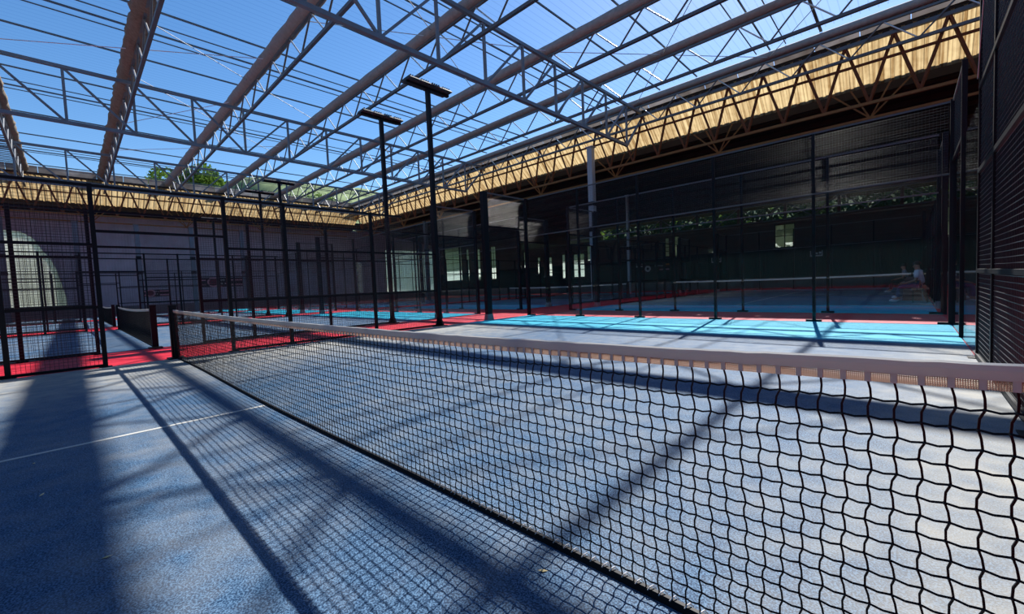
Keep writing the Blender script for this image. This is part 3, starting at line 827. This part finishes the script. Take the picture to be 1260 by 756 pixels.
def net(x0, x1, Y, label, fine=False, sag=True):
    t = thing('padel_net', ((x0 + x1) / 2, Y, 0), label, 'net')
    W = x1 - x0
    for s, xp in ((-1, x0), (1, x1)):
        bar('post', (xp, Y, 0), (xp, Y, .97), .11, .11, 'black', t)
        bar('inner_rail', (xp - s * .1, Y, .03), (xp - s * .1, Y, .9), .04, .06, 'black', t)
        MB().box((xp - .14, Y - .12, 0), (xp + .14, Y + .12, .03)).build('base_plate', 'black', t)
        MB().box((xp - .06, Y - .06, .97), (xp + .06, Y + .06, 1.0)).build('cap', 'black', t)
    zt = (lambda x: ztape(x - x0, W)) if fine else (lambda x: .92 - .06 * (1 - ((x - x0 - W / 2) / (W / 2)) ** 2))
    yo = (lambda x, z: Y + (.5 + .5 * math.sin(x * .9)) * .045 * max(0, (.7 - z)) ) if fine else (lambda x, z: Y)
    xa, xb = x0 + .12, x1 - .12
    th = .033 if fine else .06
    hm = .022 if fine else 0
    # top tape
    b = MB(); n = 220 if fine else 40
    rnd = random.Random(3)
    ring = []
    for i in range(n + 1):
        x = xa + (xb - xa) * i / n
        z = zt(x) + (rnd.uniform(-.0012, .0015) if fine else 0)
        y = yo(x, .9)
        p = [(x, y - .006, z - th), (x, y - .008, z - th * .4), (x, y - .006, z - .002), (x, y, z + .002), (x, y + .006, z - .002), (x, y + .008, z - th * .4), (x, y + .006, z - th)]
        ring.append(p)
    for i in range(n):
        k = len(ring[0])
        b.add(ring[i] + ring[i + 1], [(j, j + k, (j + 1) % k + k, (j + 1) % k) for j in range(k)])
    b.add(ring[0], [tuple(range(7))]); b.add(ring[-1], [tuple(range(7))])
    pitch = .045
    if fine:                                   # stitched tabs between the hem windows
        m = int((xb - xa) / pitch)
        for i in range(m + 1):
            x = xa + i * pitch; z = zt(x); y = yo(x, .9)
            b.box((x - .0055, y - .004, z - th - hm), (x + .0055, y + .004, z - th + .003))
    b.build('tape', 'tape', t, fix=True, smooth=False)
    if fine:
        wm = MB().box((-.0172, -.0015, 0), (.0172, .0015, hm)).mesh('hem_window', MT['hem'])
        for i in range(m):
            x = xa + (i + .5) * pitch
            inst('hem_window', wm, (x, yo(x, .9), zt(x) - th - hm), t)
    # netting
    b = MB()
    if not fine:
        r = .0028
        nz = int(.84 / pitch)
        for j in range(nz):
            z = .03 + j * (.8 / nz)
            b.wirex(xa, xb, Y, z, r)
        for i in range(int((xb - xa) / pitch) + 1):
            x = xa + i * pitch
            b.wirez(.02, zt(x) - .05, x, Y, r)
    else:
        r = .0029; rows = 19; m = int((xb - xa) / pitch)
        rnd = random.Random(5)
        def node(i, j):
            x = xa + i * pitch; top = zt(x) - th - hm
            fr = j / rows
            z = top - (top - .022) * fr
            j1 = (1 if j % 2 else -1)
            jit = 0 if j in (0, rows) else 1
            return V((x + .0035 * j1 * jit + .004 * math.sin(i * .7 + j * .5) * jit + rnd.uniform(-.001, .001), yo(x, z) + jit * rnd.uniform(-.002, .002), z + jit * .002 * math.sin(i * .33) + rnd.uniform(-.001, .001)))
        G = [[node(i, j) for j in range(rows + 1)] for i in range(m + 1)]
        def seg(p, q, rr=r):
            d = (q - p).normalized(); u = d.cross(V((0, 1, 0))).normalized(); v = V((0, 1, 0))
            o = [u * rr, (v * .87 - u * .5) * rr, (-v * .87 - u * .5) * rr]
            b.add([p + a for a in o] + [q + a for a in o], [(0, 1, 4, 3), (1, 2, 5, 4), (2, 0, 3, 5)])
        for i in range(m + 1):
            for j in range(rows + 1):
                p = G[i][j]
                if j < rows:
                    q = G[i][j + 1]
                    c = p.lerp(q, .45) + V((-.0035 if j % 2 else .0015, .001, 0))
                    seg(p, c); seg(c, q)
                if i < m and 0 < j < rows:
                    q = G[i + 1][j]
                    c = p.lerp(q, .5) + V((0, 0, -.0042))
                    seg(p, c); seg(c, q)
                if 0 < j < rows and xa + i * pitch > 6.5:      # knots
                    k = .0052
                    b.add([p + V((k, 0, 0)), p + V((0, k, 0)), p + V((-k, 0, 0)), p + V((0, -k, 0)), p + V((0, 0, k)), p + V((0, 0, -k))],
                          [(0, 1, 4), (1, 2, 4), (2, 3, 4), (3, 0, 4), (1, 0, 5), (2, 1, 5), (3, 2, 5), (0, 3, 5)])
    b.build('netting', 'string', t, kind='stuff')
    # bottom band lying on the turf
    b = MB(); n = 90 if fine else 2
    for i in range(n):
        xs, xe = xa + (xb - xa) * i / n, xa + (xb - xa) * (i + 1) / n
        ya, yb = yo(xs, 0), yo(xe, 0)
        b.hexa([(xs, ya - .016, .013), (xs, ya + .016, .013), (xe, yb + .016, .013), (xe, yb - .016, .013), (xs, ya - .007, .033), (xs, ya + .007, .033), (xe, yb + .007, .033), (xe, yb - .007, .033)])
    b.build('bottom_band', 'string', t)
    if fine:
        rnd = random.Random(9)
        for i in range(34):
            x = 8.0 + i * .045 + rnd.uniform(-.01, .01); y = yo(x, 0)
            MB().tube([(x, y - .012, .03), (x + .006, y - .006, .04), (x + .012, y + .006, .043), (x + .02, y + .014, .03)], .0022, 5).build('lacing_loop', 'white', t)
    # tension strap at the middle
    return t

# ---- front court and its row
net(0.0, 10.45, 0.0, 'long black padel net with white top tape crossing the whole foreground', fine=True)
net(-13.05, -2.74, 0.0, 'short-looking black net seen end-on left of the front net post')
net(-26.3, -16.0, 0.0, 'smallest black net, farthest left behind the other end-on net')
net(0.05, 10.4, 22.5, 'net with pale tape in the shaded court behind the back glass')
net(-13.05, -2.75, 22.5, 'net in the shaded hall left of the pale grey column')

XR = 10.45
fence_far(0.0, 0, 1, 'tall black mesh fence behind the foreground net, from its left post to the lamp pole')
fence_far(0.0, 0, -1, 'tall black mesh fence at the left frame edge, before the gateway')
ff = side_fence(XR, [.92, 2.8, 4.78, 5.96], [(.05, .92, 5.96), (1.03, .92, 5.96), (2.16, .92, 5.96), (3.1, .92, 5.96), (4.32, .92, 5.96)],
                [(.92, 5.97, .06, 2.14), (.92, 5.97, 2.18, 4.3)], 'black mesh fence at the right frame edge seen at a grazing angle', wp=.035, r=.0034, ztop=4.34)
bar('guy_wire', (XR - .03, 5.95, 3.2), (XR - .03, 4.2, 6.0), .008, .008, 'galv', ff, 'rnd')
fence_far(-2.7, 0, 1, 'mesh fence across the red strip, parallel to the front fence, far half', ytop=7.8)
fence_far(-2.7, 0, -1, 'mesh fence across the red strip, parallel to the front fence, left half')
fence_far(-13.1, 0, 1, 'mesh fence on the far side of the second court, right of its net', ytop=6.0)
fence_far(-13.1, 0, -1, 'mesh fence on the far side of the second court, left of its net')
fence_far(-15.9, 0, 1, 'mesh fence on the near side of the third court, right of its net', ytop=6.0)
fence_far(-15.9, 0, -1, 'mesh fence on the near side of the third court, left of its net')
fence_far(-26.3, 0, 1, 'mesh fence on the far side of the third court, right half', ytop=6.0, pitch=.1, r=.0018)
fence_far(-26.3, 0, -1, 'mesh fence on the far side of the third court, left half', pitch=.1, r=.0018)
fence_far(-29.0, 0, 1, 'mesh fence of the farthest left court, right half', ytop=6.0, pitch=.1, r=.0018)
fence_far(-29.0, 0, -1, 'mesh fence of the farthest left court, left half', pitch=.1, r=.0018)

glass_side(0.0, 0, 1, 'clear side glass with stepped mesh top in the left back corner of the front court')
glass_side(XR, 0, 1, 'clear side glass in the right back corner beside the grazing fence', False)
glass_side(-2.7, 0, 1, 'side glass with lit mesh top just right of the tall lamp pole')
glass_side(-13.1, 0, 1, 'side glass at the far corner of the second court')
glass_side(-15.9, 0, 1, 'side glass of the third court, near side')
glass_side(-26.3, 0, 1, 'side glass of the third court, far side')
glass_back(0, XR + .05, 10.0, 'long clear back glass wall behind the turquoise strip, mesh on top')
glass_back(-13.1, -2.7, 10.0, 'back glass wall of the second court, seen through mesh')
glass_back(-26.3, -15.9, 10.0, 'back glass wall of the third court, far left')

light_pole(0.0, 6.03, 'taller-looking black lamp pole nearest the front court, twin-headed')
light_pole(-2.7, 6.1, 'black lamp pole left of the tallest one, beyond the red strip')
light_pole(XR + .17, 6.05, 'black lamp pole at the end of the right fence, head out of frame')
light_pole(-13.1, 6.3, 'small distant lamp pole, right one of the far left pair')
light_pole(-15.9, 6.2, 'small distant lamp pole, left one of the far left pair')
light_pole(-26.3, 6.1, 'far lamp pole at the third court, low against the left wall')

# ---- shaded row behind
for nm, (x0, x1) in (('directly behind the front court', (0, 10.45)), ('behind the second court', (-13.1, -2.7)), ('behind the third court', (-26.3, -15.9))):
    glass_back(x0, x1, 12.55, 'near glass wall of the shaded court %s' % nm)
    if x0 > -20:
        glass_back(x0, x1, 32.5, 'far glass wall of the shaded court %s' % nm)
for X, nm in ((0.0, 'left side of the shaded court behind the front court'), (XR, 'right side of the shaded court behind the front court'),
              (-2.7, 'right side of the shaded court left of it'), (-13.1, 'left side of the shaded court left of it')):
    glass_side(X, 22.5, -1, 'side glass, near corner, %s' % nm)
    glass_side(X, 22.5, 1, 'side glass, far corner, %s' % nm)
    fence_far(X, 22.5, -1, 'mesh side fence before its net, %s' % nm, pitch=.1, r=.0018)
    fence_far(X, 22.5, 1, 'mesh side fence beyond its net, %s' % nm, ytop=6.0, pitch=.1, r=.0018)

# ================================================================ SIGNS AND LETTERING
def strip_sign_x(y0, y1, z0, z1, label):
    X = LW + .06
    t = thing('banner', (X, (y0 + y1) / 2, z0), label, 'banner')
    L = y1 - y0; H = z1 - z0
    MB().box((X - .02, y0, z0), (X, y1, z1)).build('panel', 'signblack', t)
    for a, c in ((0, .1), (.62, 1.0)):
        for zf in (.12, .68): MB().box((X, y0 + L * a, z0 + H * zf), (X + .01, y0 + L * c, z0 + H * (zf + .2))).build('stripe', 'pink', t)
    yc = y0 + L * .26; zc = z0 + H * .52
    MB().disc((X, yc, zc), H * .56, 'x', .012, 24, H * .4).build('ring', 'pink', t)
    MB().disc((X, yc, zc), H * .4, 'x', .010, 24).build('disc', 'maroon', t)
    MB().hexa([(X, yc - H * .2, zc - .03), (X + .016, yc - H * .2, zc - .03), (X + .016, yc + H * .25, zc), (X, yc + H * .25, zc),
               (X, yc - H * .2, zc + .05), (X + .016, yc - H * .2, zc + .05), (X + .016, yc + H * .25, zc + .03), (X, yc + H * .25, zc + .03)]).build('emblem', 'signblack', t)
    for k, (a, zf) in enumerate(((.42, .7), (.47, .7), (.42, .3), (.5, .3), (.54, .68))):
        MB().box((X, y0 + L * a, z0 + H * zf), (X + .01, y0 + L * (a + .035), z0 + H * (zf + .1))).build('mark', 'white', t)
    MB().box((X, y0 + L * .3, z0 + .01), (X + .01, y0 + L * .45, z0 + H * .08)).build('mark', 'redprint', t)
    return t
strip_sign_x(3.35, 5.2, 1.5, 2.12, 'smaller black banner with striped ends and round emblem on the left wall')
strip_sign_x(7.7, 11.6, 2.25, 3.15, 'larger black banner with pink stripes and round emblem on the left wall')
Yb = BW - .06
t = thing('banner', (-7.5, Yb, 1.8), 'black banner with red marks, white ring and orange stripe on the dark back wall', 'banner')
MB().box((-8.9, Yb, 1.72), (-6.15, Yb + .02, 2.5)).build('panel', 'signblack', t)
MB().disc((-8.3, Yb - .012, 2.13), .3, 'y', .012, 20, .13).build('ring', 'white', t)
MB().box((-8.86, Yb - .01, 2.28), (-8.66, Yb, 2.45)).build('mark', 'redprint', t); MB().box((-8.86, Yb - .01, 1.82), (-8.66, Yb, 2.0)).build('mark', 'redprint', t)
MB().box((-7.2, Yb - .01, 2.3), (-6.75, Yb, 2.4)).build('stripe', 'white', t); MB().box((-6.75, Yb - .01, 2.3), (-6.2, Yb, 2.5)).build('stripe', 'orange', t)
MB().box((-7.15, Yb - .01, 1.92), (-6.2, Yb, 2.05)).build('stripe', 'pink', t)
for k in range(3): MB().box((-7.6 + .13 * k, Yb - .01, 2.3), (-7.5 + .13 * k, Yb, 2.42)).build('mark', 'white', t)
for (x0, x1, z0, z1, lab) in ((-9.5, -8.75, 2.33, 2.72, 'small white-framed plate beside the black banner on the back wall'), (-2.5, -1.72, 2.3, 2.72, 'small white-framed plate alone in the middle of the dark green wall'),
                              (4.5, 5.25, 2.28, 2.7, 'small white-framed plate below the brightest window of the back wall')):
    t = thing('plate', ((x0 + x1) / 2, Yb, z0), lab, 'sign')
    MB().box((x0, Yb, z0), (x1, Yb + .02, z1)).build('panel', 'signblack', t)
    MB().box((x0, Yb - .01, z0), (x1, Yb, z0 + .1)).build('edge', 'white', t)
    for xa in (x0, x1 - .05): MB().box((xa, Yb - .01, z0 + .1), (xa + .05, Yb, z1)).build('edge', 'white', t)
    for k, hh in enumerate((.1, .09, .14)): MB().box((x0 + .14 + .2 * k, Yb - .01, z0 + .18), (x0 + .27 + .2 * k, Yb, z0 + .18 + hh)).build('mark', 'white', t)
# big dark lettering on the boards
t = thing('wall_lettering', (-10, Yb, 3.4), 'big dark letters painted on the brown boards of the back wall', 'lettering')
MB().hexa([(-12.6, Yb + .03, 3.3), (-12.2, Yb + .03, 3.3), (-12.2, Yb + .06, 3.3), (-12.6, Yb + .06, 3.3), (-12.9, Yb + .03, 5.0), (-12.55, Yb + .03, 4.6), (-12.55, Yb + .06, 4.6), (-12.9, Yb + .06, 5.0)]).build('swoosh', 'letters', t)
MB().hexa([(-12.5, Yb + .03, 3.3), (-12.2, Yb + .03, 3.3), (-12.2, Yb + .06, 3.3), (-12.5, Yb + .06, 3.3), (-11.75, Yb + .03, 5.1), (-11.5, Yb + .03, 5.2), (-11.5, Yb + .06, 5.2), (-11.75, Yb + .06, 5.1)]).build('swoosh', 'letters', t)
xx = -11.75
for ch in 'ADECH':
    cu = bpy.data.curves.new('letter', 'FONT'); cu.body = ch; cu.size = 1.35; cu.extrude = .015
    tmp = bpy.data.objects.new('letter_tmp', cu); COL.objects.link(tmp)
    me = bpy.data.meshes.new_from_object(tmp.evaluated_get(bpy.context.evaluated_depsgraph_get()))
    bpy.data.objects.remove(tmp)
    me.materials.clear(); me.materials.append(MT['letters'])
    o = bpy.data.objects.new('letter', me); COL.objects.link(o); o.parent = t
    o.rotation_euler = (math.pi / 2, 0, 0)
    o.location = V((xx, Yb + .025, 3.75)) - BASE[t]; BASE[o] = V((xx, Yb, 3.75))
    xx += .92

# ================================================================ PEOPLE REFLECTED IN THE BACK GLASS, BUILT AS FIGURES BEHIND IT
def skin_mesh(name, joints, edges, mat, root=0, sub=2):
    me = bpy.data.meshes.new(name)
    me.from_pydata([j[:3] for j in joints], edges, [])
    o = bpy.data.objects.new(name, me); COL.objects.link(o)
    md = o.modifiers.new('skin', 'SKIN')
    if not me.skin_vertices: pass
    for i, j in enumerate(joints):
        me.skin_vertices[0].data[i].radius = (j[3], j[4] if len(j) > 4 else j[3])
        me.skin_vertices[0].data[i].use_root = (i == root)
    ss = o.modifiers.new('sub', 'SUBSURF'); ss.levels = sub; ss.render_levels = sub
    dg = bpy.context.evaluated_depsgraph_get()
    m2 = bpy.data.meshes.new_from_object(o.evaluated_get(dg))
    bpy.data.objects.remove(o)
    m2.materials.clear(); m2.materials.append(mat)
    m2.polygons.foreach_set('use_smooth', [True] * len(m2.polygons))
    m2.name = name
    return m2

def person_meshes():
    """seated, facing +x, seat height .46; returns meshes"""
    J = [(0, 0, .54, .13, .15)]; E = []
    def add(par, x, y, z, r, r2=None):
        J.append((x, y, z, r, r2 or r)); E.append((par, len(J) - 1)); return len(J) - 1
    sp = add(0, .0, 0, .72, .115, .14); ch = add(sp, .03, 0, .92, .115, .16); nk = add(ch, .05, 0, 1.06, .055)
    hd = add(nk, .075, 0, 1.15, .075, .07); tp = add(hd, .08, 0, 1.27, .075, .07)
    add(hd, .165, 0, 1.16, .014)                       # nose
    for s in (-1, 1):
        hp = add(0, .08, s * .10, .53, .095); kn = add(hp, .46, s * .13, .50, .062); an = add(kn, .50, s * .13, .12, .042); add(an, .66, s * .145, .05, .035)
        sh = add(ch, .03, s * .19, .96, .062); el = add(sh, .06, s * .25, .70, .045); wr = add(el, .30, s * .17, .62, .030); pm = add(wr, .37, s * .155, .605, .032, .022)
        for k, (dy, ln) in enumerate(((-.03, .07), (-.01, .085), (.01, .08), (.03, .065))):
            f1 = add(pm, .41, s * .155 + dy, .60, .0095); add(f1, .41 + ln, s * .155 + dy * 1.2, .565, .0085)
        th = add(pm, .375, s * .155 - s * .035, .60, .0105); add(th, .42, s * .155 - s * .05, .59, .009)
        add(hd, .07, s * .082, 1.17, .014)             # ears
    body = skin_mesh('body', J, E, MT['skin'])
    def chain(name, js, es, mat): return skin_mesh(name, js, es, mat)
    shirt_j = [(0, 0, .56, .145, .165), (0, 0, .72, .128, .155), (.03, 0, .92, .128, .172), (.05, 0, 1.03, .075), (.03, .19, .965, .075), (.055, .245, .76, .062), (.03, -.19, .965, .075), (.055, -.245, .76, .062)]
    shirt_e = [(0, 1), (1, 2), (2, 3), (2, 4), (4, 5), (2, 6), (6, 7)]
    tr_j = [(0, 0, .53, .145, .165), (.08, .10, .53, .105), (.46, .13, .505, .074), (.50, .13, .14, .058), (.08, -.10, .53, .105), (.46, -.13, .505, .074), (.50, -.13, .14, .058)]
    tr_e = [(0, 1), (1, 2), (2, 3), (0, 4), (4, 5), (5, 6)]
    return body, (shirt_j, shirt_e), (tr_j, tr_e)
BODY, SH, TRS = person_meshes()
MESHC = {}
def person(x, y, rot, shirt, trousers, label):
    t = thing('person', (x, y, 0), label, 'person')
    t.rotation_euler = (0, 0, rot)
    def part(nm, me):
        o = bpy.data.objects.new(nm, me); COL.objects.link(o); o.parent = t; return o
    part('body', BODY)
    for nm, (j, e), m in (('shirt', SH, shirt), ('trousers', TRS, trousers)):
        if (nm, m) not in MESHC: MESHC[(nm, m)] = skin_mesh(nm, j, e, MT[m])
        part(nm, MESHC[(nm, m)])
    if 'hair' not in MESHC:
        b = MB(); b.ball((.065, 0, 1.235), .098, 14, 8, (1.02, .93, .98)); 
        b.f = [f for f in b.f if sum(b.v[i][2] for i in f) / 4 > 1.2 or sum(b.v[i][0] for i in f) / 4 < .03]
        MESHC['hair'] = b.mesh('hair', MT['hair'], smooth=True)
        b = MB()
        b.ball((.60, 0, .05), .1, 12, 8, (1.25, .48, .5)); MESHC['shoe'] = b.mesh('shoe', MT['shirt'], smooth=True)
        b = MB().ball((.148, .03, 1.185), .011, 8, 6).ball((.148, -.03, 1.185), .011, 8, 6); MESHC['eyes'] = b.mesh('eyes', MT['hair'], smooth=True)
        b = MB().box((.145, -.025, 1.118), (.152, .025, 1.124)); MESHC['mouth'] = b.mesh('mouth', MT['maroon'])
    part('hair', MESHC['hair']); part('eyes', MESHC['eyes']); part('mouth', MESHC['mouth'])
    for s in (-1, 1):
        o = part('shoe', MESHC['shoe']); o.location = (0, s * .137, 0)
    return t
def bench(x, y0, y1, label):
    t = thing('bench', (x, (y0 + y1) / 2, 0), label, 'bench')
    for k in range(3): MB().box((x - .2 + .14 * k, y0, .42), (x - .08 + .14 * k, y1, .455)).build('seat_slat', 'wood', t)
    for y in (y0 + .15, y1 - .15):
        for xx in (x - .16, x + .16): bar('leg', (xx, y, 0), (xx, y, .42), .04, .04, 'black', t)
        bar('cross_bar', (x - .16, y, .4), (x + .16, y, .4), .04, .04, 'black', t)
bench(10.12, 19.0, 20.5, 'added slatted bench under the reflected person in white, behind the back glass')
bench(10.12, 16.9, 18.0, 'added slatted bench under the reflected person in jeans, behind the back glass')
bench(9.75, 24.3, 25.6, 'added slatted bench deepest in the shaded court, under the reflected person in grey')
person(10.12, 19.8, math.pi, 'shirt', 'darkcloth', 'reflection of a seated person in white shirt and white shoes, built behind the back glass')
person(10.12, 17.5, math.pi * .95, 'shirt', 'jeans', 'reflection of a seated person in white shirt and blue jeans, half hidden by the corner post')
person(9.75, 25.0, math.pi, 'grey_cloth', 'darkcloth', 'ghost reflection of a seated person in a grey shirt, built deepest in the shaded court')
t = thing('sports_bag', (9.95, 18.45, 0), 'maroon brown bag in the reflection, standing between the two people in white', 'bag')
b = MB()
for i in range(9):
    pass
b.hexa([(9.7, 18.1, 0), (10.2, 18.1, 0), (10.2, 18.8, 0), (9.7, 18.8, 0), (9.76, 18.15, .72), (10.12, 18.15, .72), (10.12, 18.75, .72), (9.76, 18.75, .72)])
b.build('body', 'bag', t)
MB().hexa([(9.74, 18.13, .72), (10.14, 18.13, .72), (10.14, 18.77, .72), (9.74, 18.77, .72), (9.85, 18.2, .8), (10.03, 18.2, .8), (10.03, 18.7, .8), (9.85, 18.7, .8)]).build('flap', 'bag', t)
MB().tube([(9.94, 18.25, .78), (9.94, 18.3, .9), (9.94, 18.45, .94), (9.94, 18.6, .9), (9.94, 18.65, .78)], .015, 8).build('handle', 'black', t, smooth=True)

# ================================================================ LITTLE THINGS ON THE TURF
lf = MB(); lf.add([(-.02, 0, .001), (0, -.008, .003), (.02, 0, .005), (0, .008, .003), (0, 0, .007)], [(0, 1, 4), (1, 2, 4), (2, 3, 4), (3, 0, 4), (0, 3, 2, 1)])
lme = lf.mesh('dry_leaf', MT['yellowleaf'])
for k, (x, y, lab) in enumerate(((5.52, -1.52, 'dry leaf on the blue turf near the white line, left edge'), (7.40, -1.24, 'dry leaf on the dark shadow band, lower left'),
                                 (6.28, -1.46, 'dry leaf left of the dark shadow band'), (8.87, -.12, 'dry leaf beside the bottom of the net in front'))):
    o = inst('dry_leaf', lme, (x, y, .013), None, k * 1.3); tag(o, lab, 'leaf', 'dry leaves on the turf')

# ================================================================ OUTSIDE: hill, trees, neighbour roof
def hz(x, y):
    ss = lambda a, c, v: (lambda u: u * u * (3 - 2 * u))(min(1, max(0, (v - a) / (c - a))))
    back = min(33, max(0, y - 42) * .8)
    left = max(0, -x - 50) * .42 * ss(18, 45, y)
    h = max(back, left)
    h = min(h, 42) + (1.5 * math.sin(x * .13) * math.cos(y * .11) + .6 * math.sin(x * .5 + y * .4)) * min(1, h / 6)
    return h
b = MB(); nx, ny = 80, 64
for j in range(ny + 1):
    for i in range(nx + 1):
        x, y = -200 + 290 * i / nx, -40 + 220 * j / ny
        b.v.append((x, y, hz(x, y) - .3))
for j in range(ny):
    for i in range(nx):
        a = j * (nx + 1) + i; b.f.append((a, a + 1, a + nx + 2, a + nx + 1))
g = b.build('ground_1', 'hill', smooth=True); g['kind'] = 'structure'

def tree(x, y, z0, h, rx, rz, n, label, seed):
    rnd = random.Random(seed)
    t = thing('tree', (x, y, z0), label, 'tree')
    MB().tube([(x, y, z0), (x + .2, y, z0 + h * .4), (x, y + .2, z0 + h * .75)], [.45, .32, .15], 8).build('trunk', 'bark', t, smooth=True)
    lobes = [(rnd.uniform(-.6, .6) * rx, rnd.uniform(-.6, .6) * rx, rnd.uniform(-.55, .6) * rz, rnd.uniform(.35, .55)) for _ in range(14)]
    b = MB(); zc = z0 + h - rz
    for _ in range(n):
        L = rnd.choice(lobes)
        d = V((rnd.gauss(0, 1), rnd.gauss(0, 1), rnd.gauss(0, 1))).normalized() * rnd.uniform(.75, 1.05)
        c = V((x + L[0] + d.x * L[3] * rx, y + L[1] + d.y * L[3] * rx, zc + L[2] + d.z * L[3] * rz))
        s = rnd.uniform(.16, .34)
        u = V((rnd.gauss(0, 1), rnd.gauss(0, 1), rnd.gauss(0, 1))).normalized(); v = u.cross(V((rnd.gauss(0, 1), rnd.gauss(0, 1), rnd.gauss(0, 1)))).normalized()
        b.add([c - u * s, c + v * s * .6, c + u * s, c - v * s * .6], [(0, 1, 2, 3)])
    b.build('crown', 'leaf', t, kind='stuff')
tree(-60, 10.9, 0, 19.2, 4.4, 3.4, 5200, 'large green tree seen through the roof above the left fascia', 1)
tree(-95, 42, 15, 11, 4.0, 3.0, 1500, 'small round tree on the far hillside at the hall corner', 2)
for k, (x, y) in enumerate(((-34, 47), (-28, 50), (-19, 46), (-11, 48), (-4, 46.5), (2.8, 47), (8, 50), (13, 46.5))):
    tree(x, y, hz(x, y) - .3, 7.5, 2.6, 3.0, 900, 'green tree on the slope outside the back windows, %s' % ('leftmost', 'second from left', 'third from left', 'fourth from left', 'left of the twin window', 'behind the brightest square window', 'between the two square windows', 'behind the rightmost window')[k], 10 + k)
t = thing('hedge', (1, 43.2, 0), 'tall dark green hedge outside the back wall, seen through its clerestory', 'hedge')
rnd = random.Random(21); b = MB()
for _ in range(7500):
    c = V((rnd.uniform(-16, 18), 43.2 + rnd.gauss(0, .5), 4.6 + rnd.uniform(0, 5.2) * (1 - .12 * math.sin(rnd.random() * 9))))
    q = rnd.uniform(.2, .36)
    u = V((rnd.gauss(0, 1), rnd.gauss(0, 1), rnd.gauss(0, 1))).normalized(); v = u.cross(V((rnd.gauss(0, 1), rnd.gauss(0, 1), rnd.gauss(0, 1)))).normalized()
    b.add([c - u * q, c + v * q * .6, c + u * q, c - v * q * .6], [(0, 1, 2, 3)])
b.build('foliage', 'hedgeleaf', t, kind='stuff')
for k in range(12): MB().tube([(-15 + 2.9 * k, 43.2, -.3), (-15 + 2.9 * k, 43.25, 6)], [.14, .08], 6).build('stem', 'bark', t)
t = thing('neighbour_building', (-66, -4, 0), 'low building with a grey corrugated roof beyond the left wall', 'building')
MB().box((-74, -24, 0), (-60, 5.5, 12.6)).build('walls', 'concrete', t)
for s in (0, 1):
    xa, xb = (-59.6, -67) if s == 0 else (-67, -74.4)
    za, zb = (12.5, 16.6) if s == 0 else (16.6, 12.5)
    MB().hexa([(xa, -24.5, za), (xb, -24.5, zb), (xb, 6, zb), (xa, 6, za), (xa, -24.5, za + .15), (xb, -24.5, zb + .15), (xb, 6, zb + .15), (xa, 6, za + .15)]).build('roof_slope', 'greyroof', t, fix=True)
